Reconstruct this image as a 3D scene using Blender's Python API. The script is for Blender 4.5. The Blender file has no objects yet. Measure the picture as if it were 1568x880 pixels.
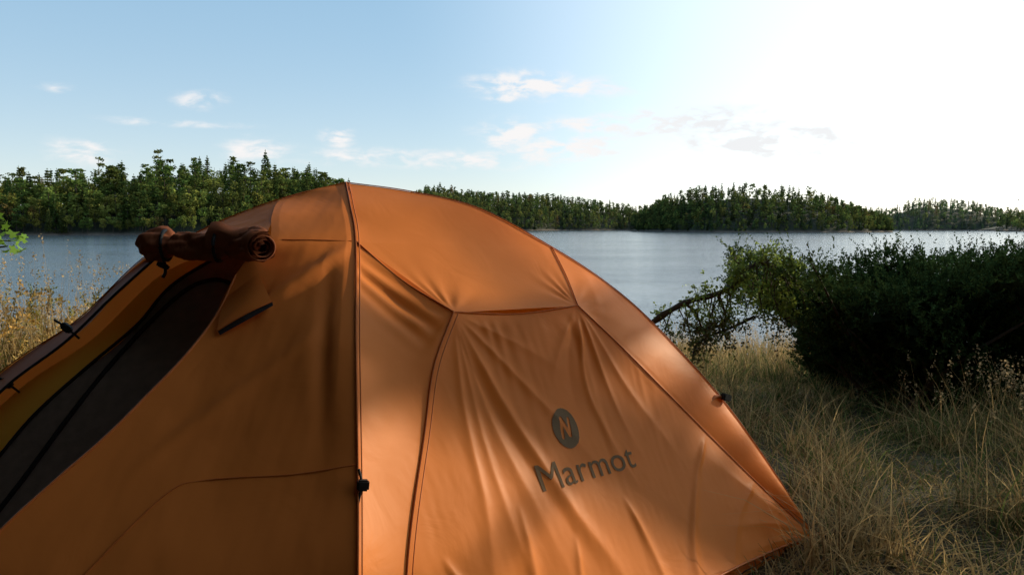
import bpy, bmesh, math, random
import numpy as np
from mathutils import Vector, Matrix
from mathutils.bvhtree import BVHTree
rng=np.random.default_rng(7); random.seed(7)
scene=bpy.context.scene
SUN_AZ=math.radians(64); SUN_EL=math.radians(20)
SD=np.array([math.cos(SUN_EL)*math.sin(SUN_AZ),math.cos(SUN_EL)*math.cos(SUN_AZ),math.sin(SUN_EL)])
WATER_Z=-2.45

# ---------------- helpers
def mk(name,V,F,mat=None,parent=None,smooth=False,col=None):
    me=bpy.data.meshes.new(name)
    V=np.ascontiguousarray(V,dtype=np.float32); F=np.ascontiguousarray(F,dtype=np.int32)
    n,k=F.shape
    me.vertices.add(len(V)); me.vertices.foreach_set('co',V.ravel())
    me.loops.add(n*k); me.loops.foreach_set('vertex_index',F.ravel())
    me.polygons.add(n); me.polygons.foreach_set('loop_start',np.arange(0,n*k,k,dtype=np.int32))
    me.polygons.foreach_set('use_smooth',np.full(n,bool(smooth)))
    if col is not None:
        ca=me.color_attributes.new('Col','FLOAT_COLOR','POINT')
        c=np.ones((len(V),4),dtype=np.float32); c[:,:3]=col
        ca.data.foreach_set('color',c.ravel())
    me.update(calc_edges=True); me.validate()
    if mat: me.materials.append(mat)
    o=bpy.data.objects.new(name,me); scene.collection.objects.link(o)
    if parent: o.parent=parent
    return o
def empty(name):
    e=bpy.data.objects.new(name,None); scene.collection.objects.link(e); e.empty_display_size=.2; return e
def cr(pts,n):
    P=np.array(pts,float)
    if len(P)==2: return P[0]+(P[1]-P[0])*np.linspace(0,1,n)[:,None]
    Q=np.vstack([2*P[0]-P[1],P,2*P[-1]-P[-2]])
    out=[]
    for i in range(1,len(Q)-2):
        t=np.linspace(0,1,24,endpoint=False)[:,None]
        a,b,c,d=Q[i-1],Q[i],Q[i+1],Q[i+2]
        out.append(.5*((2*b)+(-a+c)*t+(2*a-5*b+4*c-d)*t**2+(-a+3*b-3*c+d)*t**3))
    out=np.vstack(out+[P[-1:]])
    L=np.r_[0,np.cumsum(np.linalg.norm(np.diff(out,axis=0),axis=1))]
    u=np.linspace(0,L[-1],n)
    return np.stack([np.interp(u,L,out[:,k]) for k in range(3)],1)
def tube(P,r,seg=8):
    P=np.array(P,float); n=len(P); r=np.broadcast_to(r,(n,)).astype(float)
    T=np.gradient(P,axis=0); T/=np.linalg.norm(T,axis=1)[:,None]+1e-9
    ref=np.array([0,0,1.]) if abs(T[:,2]).mean()<.8 else np.array([1.,0,0])
    A=np.cross(T,ref); A/=np.linalg.norm(A,axis=1)[:,None]+1e-9
    B=np.cross(A,T)
    th=np.linspace(0,2*np.pi,seg,endpoint=False)
    V=P[:,None]+r[:,None,None]*(np.cos(th)[None,:,None]*A[:,None]+np.sin(th)[None,:,None]*B[:,None])
    i=np.arange(n-1)[:,None]*seg; j=np.arange(seg)[None]; j2=(j+1)%seg
    F=np.stack([i+j,i+j2,i+seg+j2,i+seg+j],-1).reshape(-1,4)
    return V.reshape(-1,3),F
def join(parts):
    Vs,Fs,o=[],[],0
    for V,F in parts:
        Vs.append(V);Fs.append(np.asarray(F)+o);o+=len(V)
    return np.vstack(Vs),np.vstack(Fs)
def gridF(n,m):
    i=np.arange(n-1)[:,None]*m; j=np.arange(m-1)[None]
    return np.stack([i+j,i+j+1,i+m+j+1,i+m+j],-1).reshape(-1,4)
def vn(x,y,seed=0,f=1.0,o=5):
    r=np.random.default_rng(seed+100); s=0
    for k in range(o*2):
        a=r.uniform(0,6.28); w=f*(1.35**k); ph=r.uniform(0,6.28)
        s=s+np.sin((x*np.cos(a)+y*np.sin(a))*w+ph)/(1.2**k)
    return s/4
def box(name,c,size,rot,mat,parent,bev=.15):
    bm=bmesh.new(); bmesh.ops.create_cube(bm,size=1)
    bmesh.ops.bevel(bm,geom=bm.edges[:],offset=bev,segments=2,affect='EDGES')
    me=bpy.data.meshes.new(name); bm.to_mesh(me); bm.free(); me.materials.append(mat)
    o=bpy.data.objects.new(name,me); scene.collection.objects.link(o)
    o.location=c;o.scale=size;o.rotation_euler=rot;o.parent=parent; return o

# ---------------- materials
def newmat(name):
    m=bpy.data.materials.new(name); m.use_nodes=True
    nt=m.node_tree; nt.nodes.clear()
    out=nt.nodes.new('ShaderNodeOutputMaterial'); return m,nt,out
def N(nt,t,**kw):
    n=nt.nodes.new(t)
    for k,v in kw.items(): setattr(n,k,v)
    return n
def foliage(name,trans=.3,rough=.6,spec=.25):
    m,nt,out=newmat(name)
    a=N(nt,'ShaderNodeAttribute',attribute_name='Col')
    if spec<.21: p=N(nt,'ShaderNodeBsdfDiffuse'); ci='Color'
    else:
        p=N(nt,'ShaderNodeBsdfPrincipled'); p.inputs['Roughness'].default_value=rough
        p.inputs['Specular IOR Level'].default_value=spec; ci='Base Color'
    t=N(nt,'ShaderNodeBsdfTranslucent'); mx=N(nt,'ShaderNodeMixShader'); mx.inputs[0].default_value=trans
    nt.links.new(a.outputs['Color'],p.inputs[ci]); nt.links.new(a.outputs['Color'],t.inputs['Color'])
    nt.links.new(p.outputs[0],mx.inputs[1]); nt.links.new(t.outputs[0],mx.inputs[2]); nt.links.new(mx.outputs[0],out.inputs[0])
    return m
def fabric(name,c1,c2,trans=.35,rough=.48,tc=None,bump=.08,spec=.2):
    m,nt,out=newmat(name)
    tcn=N(nt,'ShaderNodeTexCoord')
    no=N(nt,'ShaderNodeTexNoise'); no.inputs['Scale'].default_value=3; no.inputs['Detail'].default_value=5
    nt.links.new(tcn.outputs['Object'],no.inputs['Vector'])
    r=N(nt,'ShaderNodeMixRGB'); r.inputs[1].default_value=(*c1,1); r.inputs[2].default_value=(*c2,1)
    nt.links.new(no.outputs['Fac'],r.inputs[0])
    p=N(nt,'ShaderNodeBsdfPrincipled'); p.inputs['Roughness'].default_value=rough; p.inputs['Specular IOR Level'].default_value=spec
    t=N(nt,'ShaderNodeBsdfTranslucent'); mx=N(nt,'ShaderNodeMixShader'); mx.inputs[0].default_value=trans
    nt.links.new(r.outputs[0],p.inputs['Base Color'])
    if tc: t.inputs['Color'].default_value=(*tc,1)
    else: nt.links.new(r.outputs[0],t.inputs['Color'])
    n2=N(nt,'ShaderNodeTexNoise'); n2.inputs['Scale'].default_value=8; n2.inputs['Detail'].default_value=3; n2.inputs['Distortion'].default_value=1.2
    nt.links.new(tcn.outputs['Object'],n2.inputs['Vector'])
    b=N(nt,'ShaderNodeBump'); b.inputs['Strength'].default_value=bump; b.inputs['Distance'].default_value=.02
    nt.links.new(n2.outputs['Fac'],b.inputs['Height'])
    nt.links.new(b.outputs[0],p.inputs['Normal']); nt.links.new(b.outputs[0],t.inputs['Normal'])
    nt.links.new(p.outputs[0],mx.inputs[1]); nt.links.new(t.outputs[0],mx.inputs[2]); nt.links.new(mx.outputs[0],out.inputs[0])
    return m
def plain(name,c,rough=.6,spec=.3):
    m,nt,out=newmat(name)
    no=N(nt,'ShaderNodeTexNoise'); no.inputs['Scale'].default_value=40; no.inputs['Detail'].default_value=4
    r=N(nt,'ShaderNodeMixRGB'); r.inputs[1].default_value=(*[x*.7 for x in c],1); r.inputs[2].default_value=(*[x*1.3 for x in c],1)
    nt.links.new(no.outputs['Fac'],r.inputs[0])
    p=N(nt,'ShaderNodeBsdfPrincipled'); p.inputs['Roughness'].default_value=rough; p.inputs['Specular IOR Level'].default_value=spec
    b=N(nt,'ShaderNodeBump'); b.inputs['Strength'].default_value=.3; b.inputs['Distance'].default_value=.005
    nt.links.new(no.outputs['Fac'],b.inputs['Height']); nt.links.new(b.outputs[0],p.inputs['Normal'])
    nt.links.new(r.outputs[0],p.inputs['Base Color']); nt.links.new(p.outputs[0],out.inputs[0]); return m
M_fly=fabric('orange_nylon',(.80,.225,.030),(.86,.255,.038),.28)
M_front=fabric('orange_nylon_shaded_side',(.58,.165,.030),(.64,.185,.036),.07,.6,None,.08,.1)  # same fly nylon, door-side shade put into a darker, less translucent colour
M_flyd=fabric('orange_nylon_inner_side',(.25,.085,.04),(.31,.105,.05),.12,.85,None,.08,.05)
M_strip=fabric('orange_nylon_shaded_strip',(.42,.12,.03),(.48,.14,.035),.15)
M_seam=fabric('seam_tape',(.48,.125,.025),(.54,.145,.028),.1)
M_yel=fabric('yellow_inner_fabric',(.92,.62,.09),(.94,.66,.11),.22)
M_black=plain('black_webbing',(.012,.012,.013),.6)
M_print=plain('printed_ink',(.19,.125,.072),.85,.03)
M_bark=plain('bark',(.07,.05,.035),.9)
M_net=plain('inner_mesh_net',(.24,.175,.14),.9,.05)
M_fol=foliage('foliage'); M_far=foliage('distant_foliage',.3,.8,.1); M_grass=foliage('dry_grass_blades',.38,.6,.2)
M_jun=foliage('juniper_foliage',.14,.65,.15)

# ---------------- tent
tent=empty('camping_tent')
Pk=(-.476,2.3,1.177); NC=(-.27,1.33,0.0); RC=(1.0,2.575,.03); LC=(-1.78,1.8,0.0); FC=(-.72,3.45,0.0)
near=[Pk,(-.44,2.18,1.11),(-.401,2.05,1.013),(-.355,1.8,.795),(-.316,1.6,.533),(-.295,1.48,.387),(-.28,1.39,.2),NC]
right=[Pk,(-.29,2.335,1.152),(-.095,2.37,1.104),(.12,2.41,.99),(.29,2.44,.88),(.44,2.47,.752),(.67,2.51,.505),(.867,2.55,.237),RC]
left=[Pk,(-.639,2.22,1.128),(-.78,2.17,1.07),(-.85,2.15,1.034),(-.97,2.1,.969),(-1.125,2.05,.81),(-1.3,2.0,.68),(-1.5,1.93,.45),(-1.68,1.85,.2),LC]
far=[Pk,(-.52,2.55,1.13),(-.58,2.85,.93),(-.65,3.15,.55),(-.7,3.36,.25),FC]
A=near[2]; D=right[3]; B=(-.147,2.0,.836); C=(.187,2.25,.828)
footL=(-.2,1.42,0.0)
seamL=[B,(-.187,1.9,.717),(-.2,1.8,.583),(-.215,1.58,.342),footL]
seamR=[C,(.335,2.3,.686),(.551,2.4,.468),(.76,2.48,.259),RC]
dv=np.array([.714,.70,0]); nv=np.array([.70,-.714,0]); ndir=nv*.91+np.array([0,0,.41])

def ruled(L,R,m,sag=0):
    s=np.linspace(0,1,m)[None,:,None]
    P=L[:,None]*(1-s)+R[:,None]*s
    return P
def normals(P):
    gu=np.gradient(P,axis=0); gv=np.gradient(P,axis=1); n=np.cross(gu,gv); l=np.linalg.norm(n,axis=2,keepdims=True); return n/(l+1e-9)
def patch(name,P,mat,disp=None,dirv=None,parent=tent):
    if disp is not None:
        d=dirv if dirv is not None else normals(P)
        P=P+disp[...,None]*d
    n,m,_=P.shape
    return mk(name,P.reshape(-1,3),gridF(n,m),mat,parent,True),P
def mask(n,m,k=12,kt=12):
    t=np.linspace(0,1,n)[:,None]; s=np.linspace(0,1,m)[None]
    return np.clip(k*s,0,1)*np.clip(k*(1-s),0,1)*np.clip(kt*t,0,1)*np.clip(kt*(1-t)+.0,0,1)
def byz(path,z,n=400):
    c=cr(path,n); zz=c[:,2][::-1]; return np.stack([np.interp(z,zz,c[::-1,k]) for k in range(3)],1)

# roof panel
Lp=np.vstack([cr(near[:3],60),cr([A,(-.28,2.02,.915),B],60)[1:]])
Rp=np.vstack([cr(right[:4],60),cr([D,(.16,2.33,.905),C],60)[1:]])
P=ruled(Lp,Rp,110); n,m,_=P.shape
T=np.linspace(0,1,n)[:,None]; S=np.linspace(0,1,m)[None]
def fan(X,pt,k,amp,L,ph=0):
    d=X-np.array(pt); r=np.linalg.norm(d,axis=-1); u=d@dv; th=np.arctan2(d[...,2],u)
    w=np.sin(th*k+ph+1.5*np.sin(th*3))
    return amp*np.sign(w)*np.abs(w)**.8*np.clip(r/.04,0,1)*np.exp(-(r/L)**2)
disp=(fan(P,B,11,.0026,.11)+fan(P,C,11,.0026,.10,1)+.004*vn(P[...,0]*5,P[...,1]*5,3))*mask(n,m,14)
patch('fly_roof_panel',P,M_fly,disp,np.array([.3,-.35,.88]))
# left gusset
L=cr(near[2:],140); R=cr(seamL,140); P=ruled(L,R,60); n,m,_=P.shape
T=np.linspace(0,1,n)[:,None]; S=np.linspace(0,1,m)[None]
e=np.array(B)-np.array(A); el_=np.linalg.norm(e); e/=el_; up=np.cross(e,ndir); up/=np.linalg.norm(up)
q=(P-np.array(A))@up*(-1 if up[2]>0 else 1); al=((P-np.array(A))@e)/el_
wr=.0050*np.sin(q*125+3*al)*np.exp(-((q-.06)/.07)**2)*np.clip(al*3,0,1)*np.clip((1.05-al)*5,0,1)
disp=(wr+fan(P,B,12,.0028,.15)-.010*np.sin(np.pi*S)*np.exp(-T*2.5)+.003*vn(P[...,0]*9,P[...,2]*4,8))*mask(n,m,14)
patch('fly_gusset_near',P,M_fly,disp,ndir)
# right gusset
L=cr(seamR,140); R=cr(right[3:],140); P=ruled(L,R,50); n,m,_=P.shape
S=np.linspace(0,1,m)[None]
disp=(fan(P,C,12,.002,.13)+.002*vn(P[...,0]*6,P[...,2]*6,11)+.012*np.sin(np.pi*S))*mask(n,m)
patch('fly_gusset_far',P,M_fly,disp,np.array([.6,-.4,.65]))
# end wall
L=cr(seamL,260); R=cr(seamR,260); P=ruled(L,R,280); n,m,_=P.shape
T=np.linspace(0,1,n)[:,None]; S=np.linspace(0,1,m)[None]
P[...,2]+= .06*4*S*(1-S)*T**5
P[...,2]-= .014*4*S*(1-S)*np.exp(-T*12)
a=P@dv; h=P[...,2]
Ba=(1.295,.836); Ca=(1.709,.828)
folds=[([Ba,(1.36,.62),(1.46,.36),(1.56,.18),(1.6,.0)],.0072,.022),
([(1.28,.80),(1.33,.60),(1.42,.36),(1.52,.16)],-.003,.020),
([Ba,(1.31,.6),(1.34,.42),(1.42,.12)],.0035,.018),
([Ba,(1.25,.65),(1.2,.4),(1.12,.1)],.004,.016),
([Ba,(1.28,.65),(1.26,.4),(1.3,.1)],.003,.014),
([Ba,(1.42,.68),(1.56,.5),(1.63,.38)],.0045,.015),
([Ba,(1.47,.74),(1.6,.66)],.003,.012),
([Ca,(1.66,.64),(1.68,.5),(1.74,.33)],.0066,.013),
([Ca,(1.62,.68),(1.60,.5)],-.0025,.014),
([Ca,(1.60,.72),(1.53,.62)],.003,.011),
([Ca,(1.73,.65),(1.77,.48),(1.80,.4)],.0052,.012),
([Ca,(1.80,.62),(1.93,.42),(2.0,.3)],.0035,.015),
([(2.12,.42),(1.98,.3),(1.87,.15),(1.83,.0)],.0085,.016),
([(2.05,.36),(1.92,.25),(1.80,.1)],-.004,.016),
([(1.66,.34),(1.70,.2),(1.73,.0)],.006,.018),
([(2.3,.25),(2.12,.17),(1.98,.02)],.005,.017),
([(2.5,.05),(2.28,.2),(2.05,.38)],.0045,.013),
([(2.5,.04),(2.3,.12),(2.0,.18)],.004,.012),
([(2.48,.04),(2.3,.07),(2.1,.09)],.0035,.010),
([(1.3,.4),(1.28,.2),(1.25,.0)],.005,.02),
([(1.45,.3),(1.41,.15),(1.40,.0)],.004,.016),
([(1.05,.35),(1.12,.2),(1.2,.05)],.006,.017)]
disp=np.zeros_like(a)
for pts,amp,w in folds:
    c=cr([(p[0],0,p[1]) for p in pts],40)[:,[0,2]]
    best=np.full(a.shape,9.); bu=np.zeros(a.shape)
    for i in range(len(c)-1):
        p0,p1=c[i],c[i+1]; e=p1-p0; l2=e@e
        u=np.clip(((a-p0[0])*e[0]+(h-p0[1])*e[1])/l2,0,1)
        d=np.hypot(a-p0[0]-u*e[0],h-p0[1]-u*e[1]); k=d<best
        best=np.where(k,d,best); bu=np.where(k,(i+u)/(len(c)-1),bu)
    ww=w*(.45+1.1*bu)
    disp+=amp*np.exp(-(best/ww)**1.6)*np.clip(bu*6,0,1)*(1-bu**3)
disp+=.0020*np.sin(a*2*np.pi/.045+2.5*np.sin(a*17)+1.5*np.sin(a*41))*np.exp(-T*(7+4*np.sin(a*29)))*np.clip(T*20,0,1)*(.55+.45*np.sin(a*23+1))
disp+=.004*vn(a*4,h*3,21)+.0008*vn(a*20,h*7,5)
disp*=np.clip(18*S,0,1)*np.clip(18*(1-S),0,1)*np.clip(20*T,0,1)
ow,Pend=patch('fly_end_wall',P,M_fly,disp,ndir)
bv_end=BVHTree.FromPolygons([Vector(v) for v in Pend.reshape(-1,3)],gridF(n,m).tolist())
def onend(aa,hh,off=.0015):
    o=aa*dv; hit=bv_end.ray_cast(Vector((o[0],o[1],hh)),Vector(-nv))
    if hit[0] is None:
        q=o-1.35*nv; return (q[0],q[1],hh)
    q=np.array(hit[0])+ndir*off; return tuple(q)
# lettering
cu=bpy.data.curves.new('lettering','FONT'); cu.body='Marmot'; cu.size=1; cu.space_character=1.05
to=bpy.data.objects.new('tmp_text',cu); scene.collection.objects.link(to)
bpy.context.view_layer.update()
me=bpy.data.meshes.new_from_object(to.evaluated_get(bpy.context.evaluated_depsgraph_get()))
bpy.data.objects.remove(to)
bm=bmesh.new(); bm.from_mesh(me)
xs=[v.co.x for v in bm.verts]; x0,x1=min(xs),max(xs); ys=[v.co.y for v in bm.verts]; y0,y1=min(ys),max(ys)
for i in range(1,60): bmesh.ops.bisect_plane(bm,geom=bm.verts[:]+bm.edges[:]+bm.faces[:],plane_co=(x0+(x1-x0)*i/60,0,0),plane_no=(1,0,0))
for i in range(1,12): bmesh.ops.bisect_plane(bm,geom=bm.verts[:]+bm.edges[:]+bm.faces[:],plane_co=(0,y0+(y1-y0)*i/12,0),plane_no=(0,1,0))
for v in bm.verts:
    u=(v.co.x-x0)/(x1-x0); v.co=onend(1.390+.365*u,.405+v.co.y*.085-.012*u)
bm.to_mesh(me); bm.free(); me.materials.append(M_print)
o=bpy.data.objects.new('printed_lettering',me); scene.collection.objects.link(o); o.parent=tent
# emblem disc with cut-out zigzag
bm=bmesh.new(); R0=.044; ca,chh=1.538,.526
def zig(x,y):
    x/=R0;y/=R0
    def seg(px,py,qx,qy,w):
        ex,ey=qx-px,qy-py; u=max(0,min(1,((x-px)*ex+(y-py)*ey)/(ex*ex+ey*ey))); return math.hypot(x-px-u*ex,y-py-u*ey)<w
    return seg(-.42,-.40,-.2,.5,.11) or seg(-.2,.5,.15,-.35,.13) or seg(.15,-.35,.42,.4,.11)
g=72; vs={}
for i in range(g+1):
    for j in range(g+1):
        vs[i,j]=((i/g*2-1)*R0,(j/g*2-1)*R0)
bvv={}
def gv(i,j):
    if (i,j) not in bvv:
        x,y=vs[i,j]; bvv[i,j]=bm.verts.new(onend(ca+x,chh+y*1.1))
    return bvv[i,j]
for i in range(g):
    for j in range(g):
        x=(vs[i,j][0]+vs[i+1,j+1][0])/2;y=(vs[i,j][1]+vs[i+1,j+1][1])/2
        if math.hypot(x,y)<R0 and not zig(x,y): bm.faces.new([gv(i,j),gv(i+1,j),gv(i+1,j+1),gv(i,j+1)])
me=bpy.data.meshes.new('printed_emblem'); bm.to_mesh(me); bm.free(); me.materials.append(M_print)
o=bpy.data.objects.new('printed_emblem',me); scene.collection.objects.link(o); o.parent=tent

# front fly panel
Lf=cr([Pk,(-.56,2.26,1.157),(-.639,2.22,1.128),(-.625,2.08,1.08),(-.60,1.97,1.02),(-.653,1.93,.96),(-.686,1.88,.883),(-.705,1.8,.8025),(-.8325,1.6,.622),(-.956,1.45,.4855),(-1.1,1.25,.25),(-1.22,1.1,0)],200)
Rf=byz(near,Lf[:,2]); P=ruled(Rf,Lf,120); n,m,_=P.shape
T=np.linspace(0,1,n)[:,None]; S=np.linspace(0,1,m)[None]
x,z=P[...,0],P[...,2]
disp=(.010*vn(x*4,z*4,31)+.0026*vn(x*14,z*9,32)+.016*np.exp(-((z-.93-.7*(x+.5))/.022)**2)*np.clip((x+.60)/.03,0,1)*np.clip((-.40-x)/.06,0,1)
  -.012*np.exp(-((x+.43+.12*(z-.8))/.02)**2)*np.clip((.98-z)*6,0,1)*np.clip((z-.55)*4,0,1)
  +.008*np.exp(-((z-.62-.75*(x+.7))/.02)**2)*np.clip((x+.78)/.08,0,1)*np.clip((-.40-x)/.1,0,1))*mask(n,m,10)
disp+=.018*np.sin(np.pi*S)*np.clip((.95-z)*3,0,1)*-1
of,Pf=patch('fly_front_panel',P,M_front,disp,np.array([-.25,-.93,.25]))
bv_f=BVHTree.FromPolygons([Vector(v) for v in Pf.reshape(-1,3)],gridF(n,m).tolist())
def onf(x,z,off=.004,bv=None,y=2.0):
    hit=(bv or bv_f).ray_cast(Vector((x,.2,z)),Vector((0,1,0)))
    yy=hit[0].y if hit[0] is not None else y
    return (x,yy-off,z)
# awning above roll
lp=cr(left,400); sel=lp[(lp[:,0]<-.635)&(lp[:,0]>-.975)]
L2=cr([tuple(p) for p in sel[::max(1,len(sel)//6)]],60); R2=cr([(-.605,1.96,1.03),(-.75,1.99,1.02),(-.90,2.03,1.0)],60)
P=ruled(L2,R2,24); x,z=P[...,0],P[...,2]
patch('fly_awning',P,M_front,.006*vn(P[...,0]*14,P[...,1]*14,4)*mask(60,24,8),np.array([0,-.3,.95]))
# left strip of fly over pole
sel=lp[lp[:,0]<-.93]; L3=cr([tuple(p) for p in sel[::len(sel)//10]]+[LC],120)
t=np.linspace(0,1,120)[:,None]
R3=L3+np.array([.015,-.025,-.010])+np.array([.075,-.09,-.035])*t**.8
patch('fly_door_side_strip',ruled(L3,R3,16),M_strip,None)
# back panels
def zz(path,n=120): return cr(path,n)
patch('fly_back_right',ruled(zz(right),zz(far),40),M_fly)
patch('fly_back_left',ruled(zz(far),zz(left),40),M_fly)
# inner tent
zs=np.linspace(1.06,.02,120)
IL=byz(left,zs)+np.array([.035,.0,-.05]); IR=byz(near,zs)+np.array([-.03,.16,-.05])
P=ruled(IL,IR,100); x,z=P[...,0],P[...,2]; Sx=np.linspace(0,1,100)[None]
P[...,1]-= .05*np.sin(np.pi*Sx)
kb=14
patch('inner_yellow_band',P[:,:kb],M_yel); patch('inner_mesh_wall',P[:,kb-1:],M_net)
bv_i=BVHTree.FromPolygons([Vector(v) for v in P.reshape(-1,3)],gridF(120,100).tolist())
patch('inner_back_wall_b',ruled(byz(far,zs)+np.array([.03,-.12,-.06]),byz(right,zs)+np.array([-.12,-.02,-.06]),20),M_yel)
fl=np.array([[NC,RC],[LC,FC]],float); fl[...,2]=.02; fl=fl*.98+np.array([-.02,.05,0])
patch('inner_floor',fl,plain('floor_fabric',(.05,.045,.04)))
# trims
def wire(pts,r,mat,name,nn=80,seg=6):
    V,F=tube(cr(pts,nn),r,seg); return mk(name,V,F,mat,tent,True)
wire([tuple(p+np.array([0,-.006,0])) for p in P[::12,kb-1]],.0045,M_black,'trim_band')
arc=[(-.70,.885),(-.74,.91),(-.79,.913),(-.85,.885),(-.925,.81),(-1.0,.715),(-1.08,.59),(-1.16,.46),(-1.25,.32),(-1.33,.18)]
wire([onf(x,z,.006,bv_i) for x,z in arc],.006,M_black,'door_zip_arc')
wire([tuple(p+np.array([0,-.004,0])) for p in R3[::14]],.004,M_black,'strip_edge_webbing')
off=np.array([0,-.002,.002])
for nm,pts in (('seam_near',near),('seam_right',right),('seam_left',left),('seam_end_near',seamL),('seam_end_far',seamR),
    ('seam_brow',[B,(.02,2.125,.818),C]),('seam_brow_near',[A,(-.28,2.02,.915),B]),('seam_brow_far',[D,(.16,2.33,.905),C])):
    wire([tuple(np.array(p)+off) for p in pts],.0016 if 'near' not in nm else .0022,M_seam,nm,120)
wire([tuple(np.array(p)+np.array([.009,-.004,.0])) for p in near],.0016,M_seam,'seam_near_double',120)
wire([tuple(np.array(p)+np.array([.012,-.004,.0])) for p in seamL],.0015,M_seam,'seam_end_double',120)
wire([tuple(p) for p in Lf[60::12]],.003,M_seam,'door_edge_hem',120)
wire([tuple(Pend[-1,i]) for i in range(0,280,28)]+[tuple(Pend[-1,-1])],.004,M_seam,'end_hem')
wire([onf(x,z,.001) for x,z in [(-.325,.56),(-.45,.545),(-.62,.54),(-.69,.52),(-.80,.40),(-.9,.28)]],.0014,M_seam,'seam_vestibule')
wire([onf(x,z,.001) for x,z in [(-.41,1.015),(-.48,1.018),(-.57,1.02)]],.0016,M_seam,'seam_front_brow')
# vent with hood
s0=np.array(onf(-.672,.815,.014)); s1=np.array(onf(-.560,.878,.014))
dz=np.array([.003,-.003,-.014]); mid=(s0+s1)/2+np.array([0,-.004,.003])
mk('vent_slit',[s0,s0+dz*.7+np.array([.004,0,0]),mid+dz,s1+dz*.7,s1,mid],[[0,1,2,5],[5,2,3,4]],M_black,tent)  # black sheet painted in for the dark gap under the hood
hd=[]
for i in range(16):
    u=i/15
    p=s0*(1-u)+s1*u+np.array([0,-.006*math.sin(math.pi*u)-.003,.004*math.sin(math.pi*u)])
    q=np.array(onf(-.684+.07*u,.88+.06*u,.0)); hd.append([p,(2*p+q)/3+np.array([0,-.003,0]),(p+2*q)/3,q])
patch('vent_hood',np.array(hd),M_front)
wire([tuple(r[0]) for r in hd],.0018,M_seam,'vent_hem',40)
# rolled door
cen=cr([(-.93,2.03,1.0),(-.88,2.0,1.01),(-.78,1.965,1.0),(-.70,1.94,1.005),(-.63,1.91,1.01),(-.585,1.86,1.005)],200)
u=np.linspace(0,1,200)
rad=.032+.012*np.exp(-((u-.12)/.08)**2)+.008*np.exp(-((u-.88)/.12)**2)-.014*np.exp(-((u-.24)/.02)**2)-.012*np.exp(-((u-.66)/.022)**2)
rad[:4]*=np.array([.2,.6,.85,.95])
V,F=tube(cen,rad,72); V=V.reshape(200,72,3); th=np.linspace(0,2*np.pi,72,endpoint=False)[None]
k=1+.13*np.sin(th*3+u[:,None]*9)+.10*vn(u[:,None]*34+th*0,th*2+u[:,None]*14,55)+.06*np.sin(th*8-u[:,None]*22)
k=k-.10*np.clip(np.sin(th*2+u[:,None]*16),.6,1)*2.0+.08
V=cen[:,None]+(V-cen[:,None])*k[...,None]
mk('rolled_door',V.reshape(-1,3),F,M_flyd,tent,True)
ax=cen[-1]-cen[-8]; ax/=np.linalg.norm(ax); e1=np.cross(ax,[0,0,1]); e1/=np.linalg.norm(e1); e2=np.cross(e1,ax)
ths=np.linspace(0,2*np.pi*3.3,160); rr=.006+.036*ths/ths[-1]
sp=[]
for tt,r_ in zip(ths,rr):
    b=cen[-3]+e1*math.cos(tt)*r_*1.0+e2*math.sin(tt)*r_*.9
    sp.append([b-ax*.03,b+ax*(.016+.006*math.sin(tt*.7)),b+ax*.012+(cen[-3]-b)*.08])
patch('rolled_door_end',np.array(sp),M_flyd)
fp=[]
for i in range(20):
    u_=i/19; x_=-.735+.11*u_
    fp.append([(x_,1.955-.02*u_,.985),(x_,1.91-.025*u_,1.005+.006*math.sin(u_*7)),(x_+.005,1.90-.02*u_,1.035+.008*math.sin(u_*6)),(x_+.01,1.925-.015*u_,1.062-.02*u_+.006*math.sin(u_*9)),(x_+.015,1.98-.01*u_,1.058-.02*u_)])
patch('folded_flap',np.array(fp),M_flyd)
for xx,yy in ((-.862,1.99),(-.708,1.925)):
    tt=np.linspace(0,2*np.pi,40); pts=np.stack([xx+0*tt,yy+.037*np.cos(tt),1.005+.037*np.sin(tt)],1)
    V,F=tube(pts,.0045,6); mk('tie_strap',V,F,M_black,tent,True)
wire([(-.87,1.99,.97),(-.865,1.985,.94),(-.87,1.98,.925)],.004,M_black,'toggle_cord')
box('toggle',(-.868,1.98,.955),(.03,.012,.012),(0,.4,0),M_black,tent)
for x,z in ((-1.115,.80),(-1.27,.66)):
    p=onf(x,z,.02,bv_i); box('strip_clip',p,(.028,.014,.018),(0,.7,0),M_black,tent)
    wire([(p[0]-.03,p[1],p[2]+.02),p,(p[0]+.02,p[1]+.02,p[2]-.03)],.003,M_black,'clip_cord',20)
box('webbing_tab',(-.303,1.585,.528),(.024,.016,.022),(0,.1,.3),M_black,tent)
wire([(-.312,1.59,.56),(-.306,1.585,.53),(-.312,1.57,.49)],.003,M_black,'tab_cord',20)
box('webbing_tab_far',(.68,2.50,.512),(.035,.02,.022),(0,.3,.5),M_black,tent)
wire([(.61,2.46,.49),(.64,2.485,.515),(.67,2.5,.512)],.006,M_seam,'tab_base',20)
V,F=tube(cr(near,100)+np.array([0,.012,-.008]),.0045,8); mk('pole_near',V,F,M_black,tent,True)
wire([(1.0,2.575,.03),(1.03,2.58,.035),(1.06,2.585,.01),(1.07,2.59,-.03)],.006,M_seam,'corner_strap',30)
wire([(1.02,2.56,.05),(1.045,2.57,.02),(1.05,2.575,-.04)],.004,M_black,'tent_stake',20)
q0=np.array([.1,1.75,0.0]);q1=np.array([.98,2.585,0.0])
tt=np.linspace(0,1,90)[:,None]; base=q0+(q1-q0)*tt
hh=np.linspace(0,1,14)
Pg=base[:,None]+np.array([-.02,.02,.11])*hh[None,:,None]
Pg+= (.012*vn(tt*60,hh[None]*6,77))[...,None]*nv
patch('inner_tent_foot',Pg,M_fly)

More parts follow.
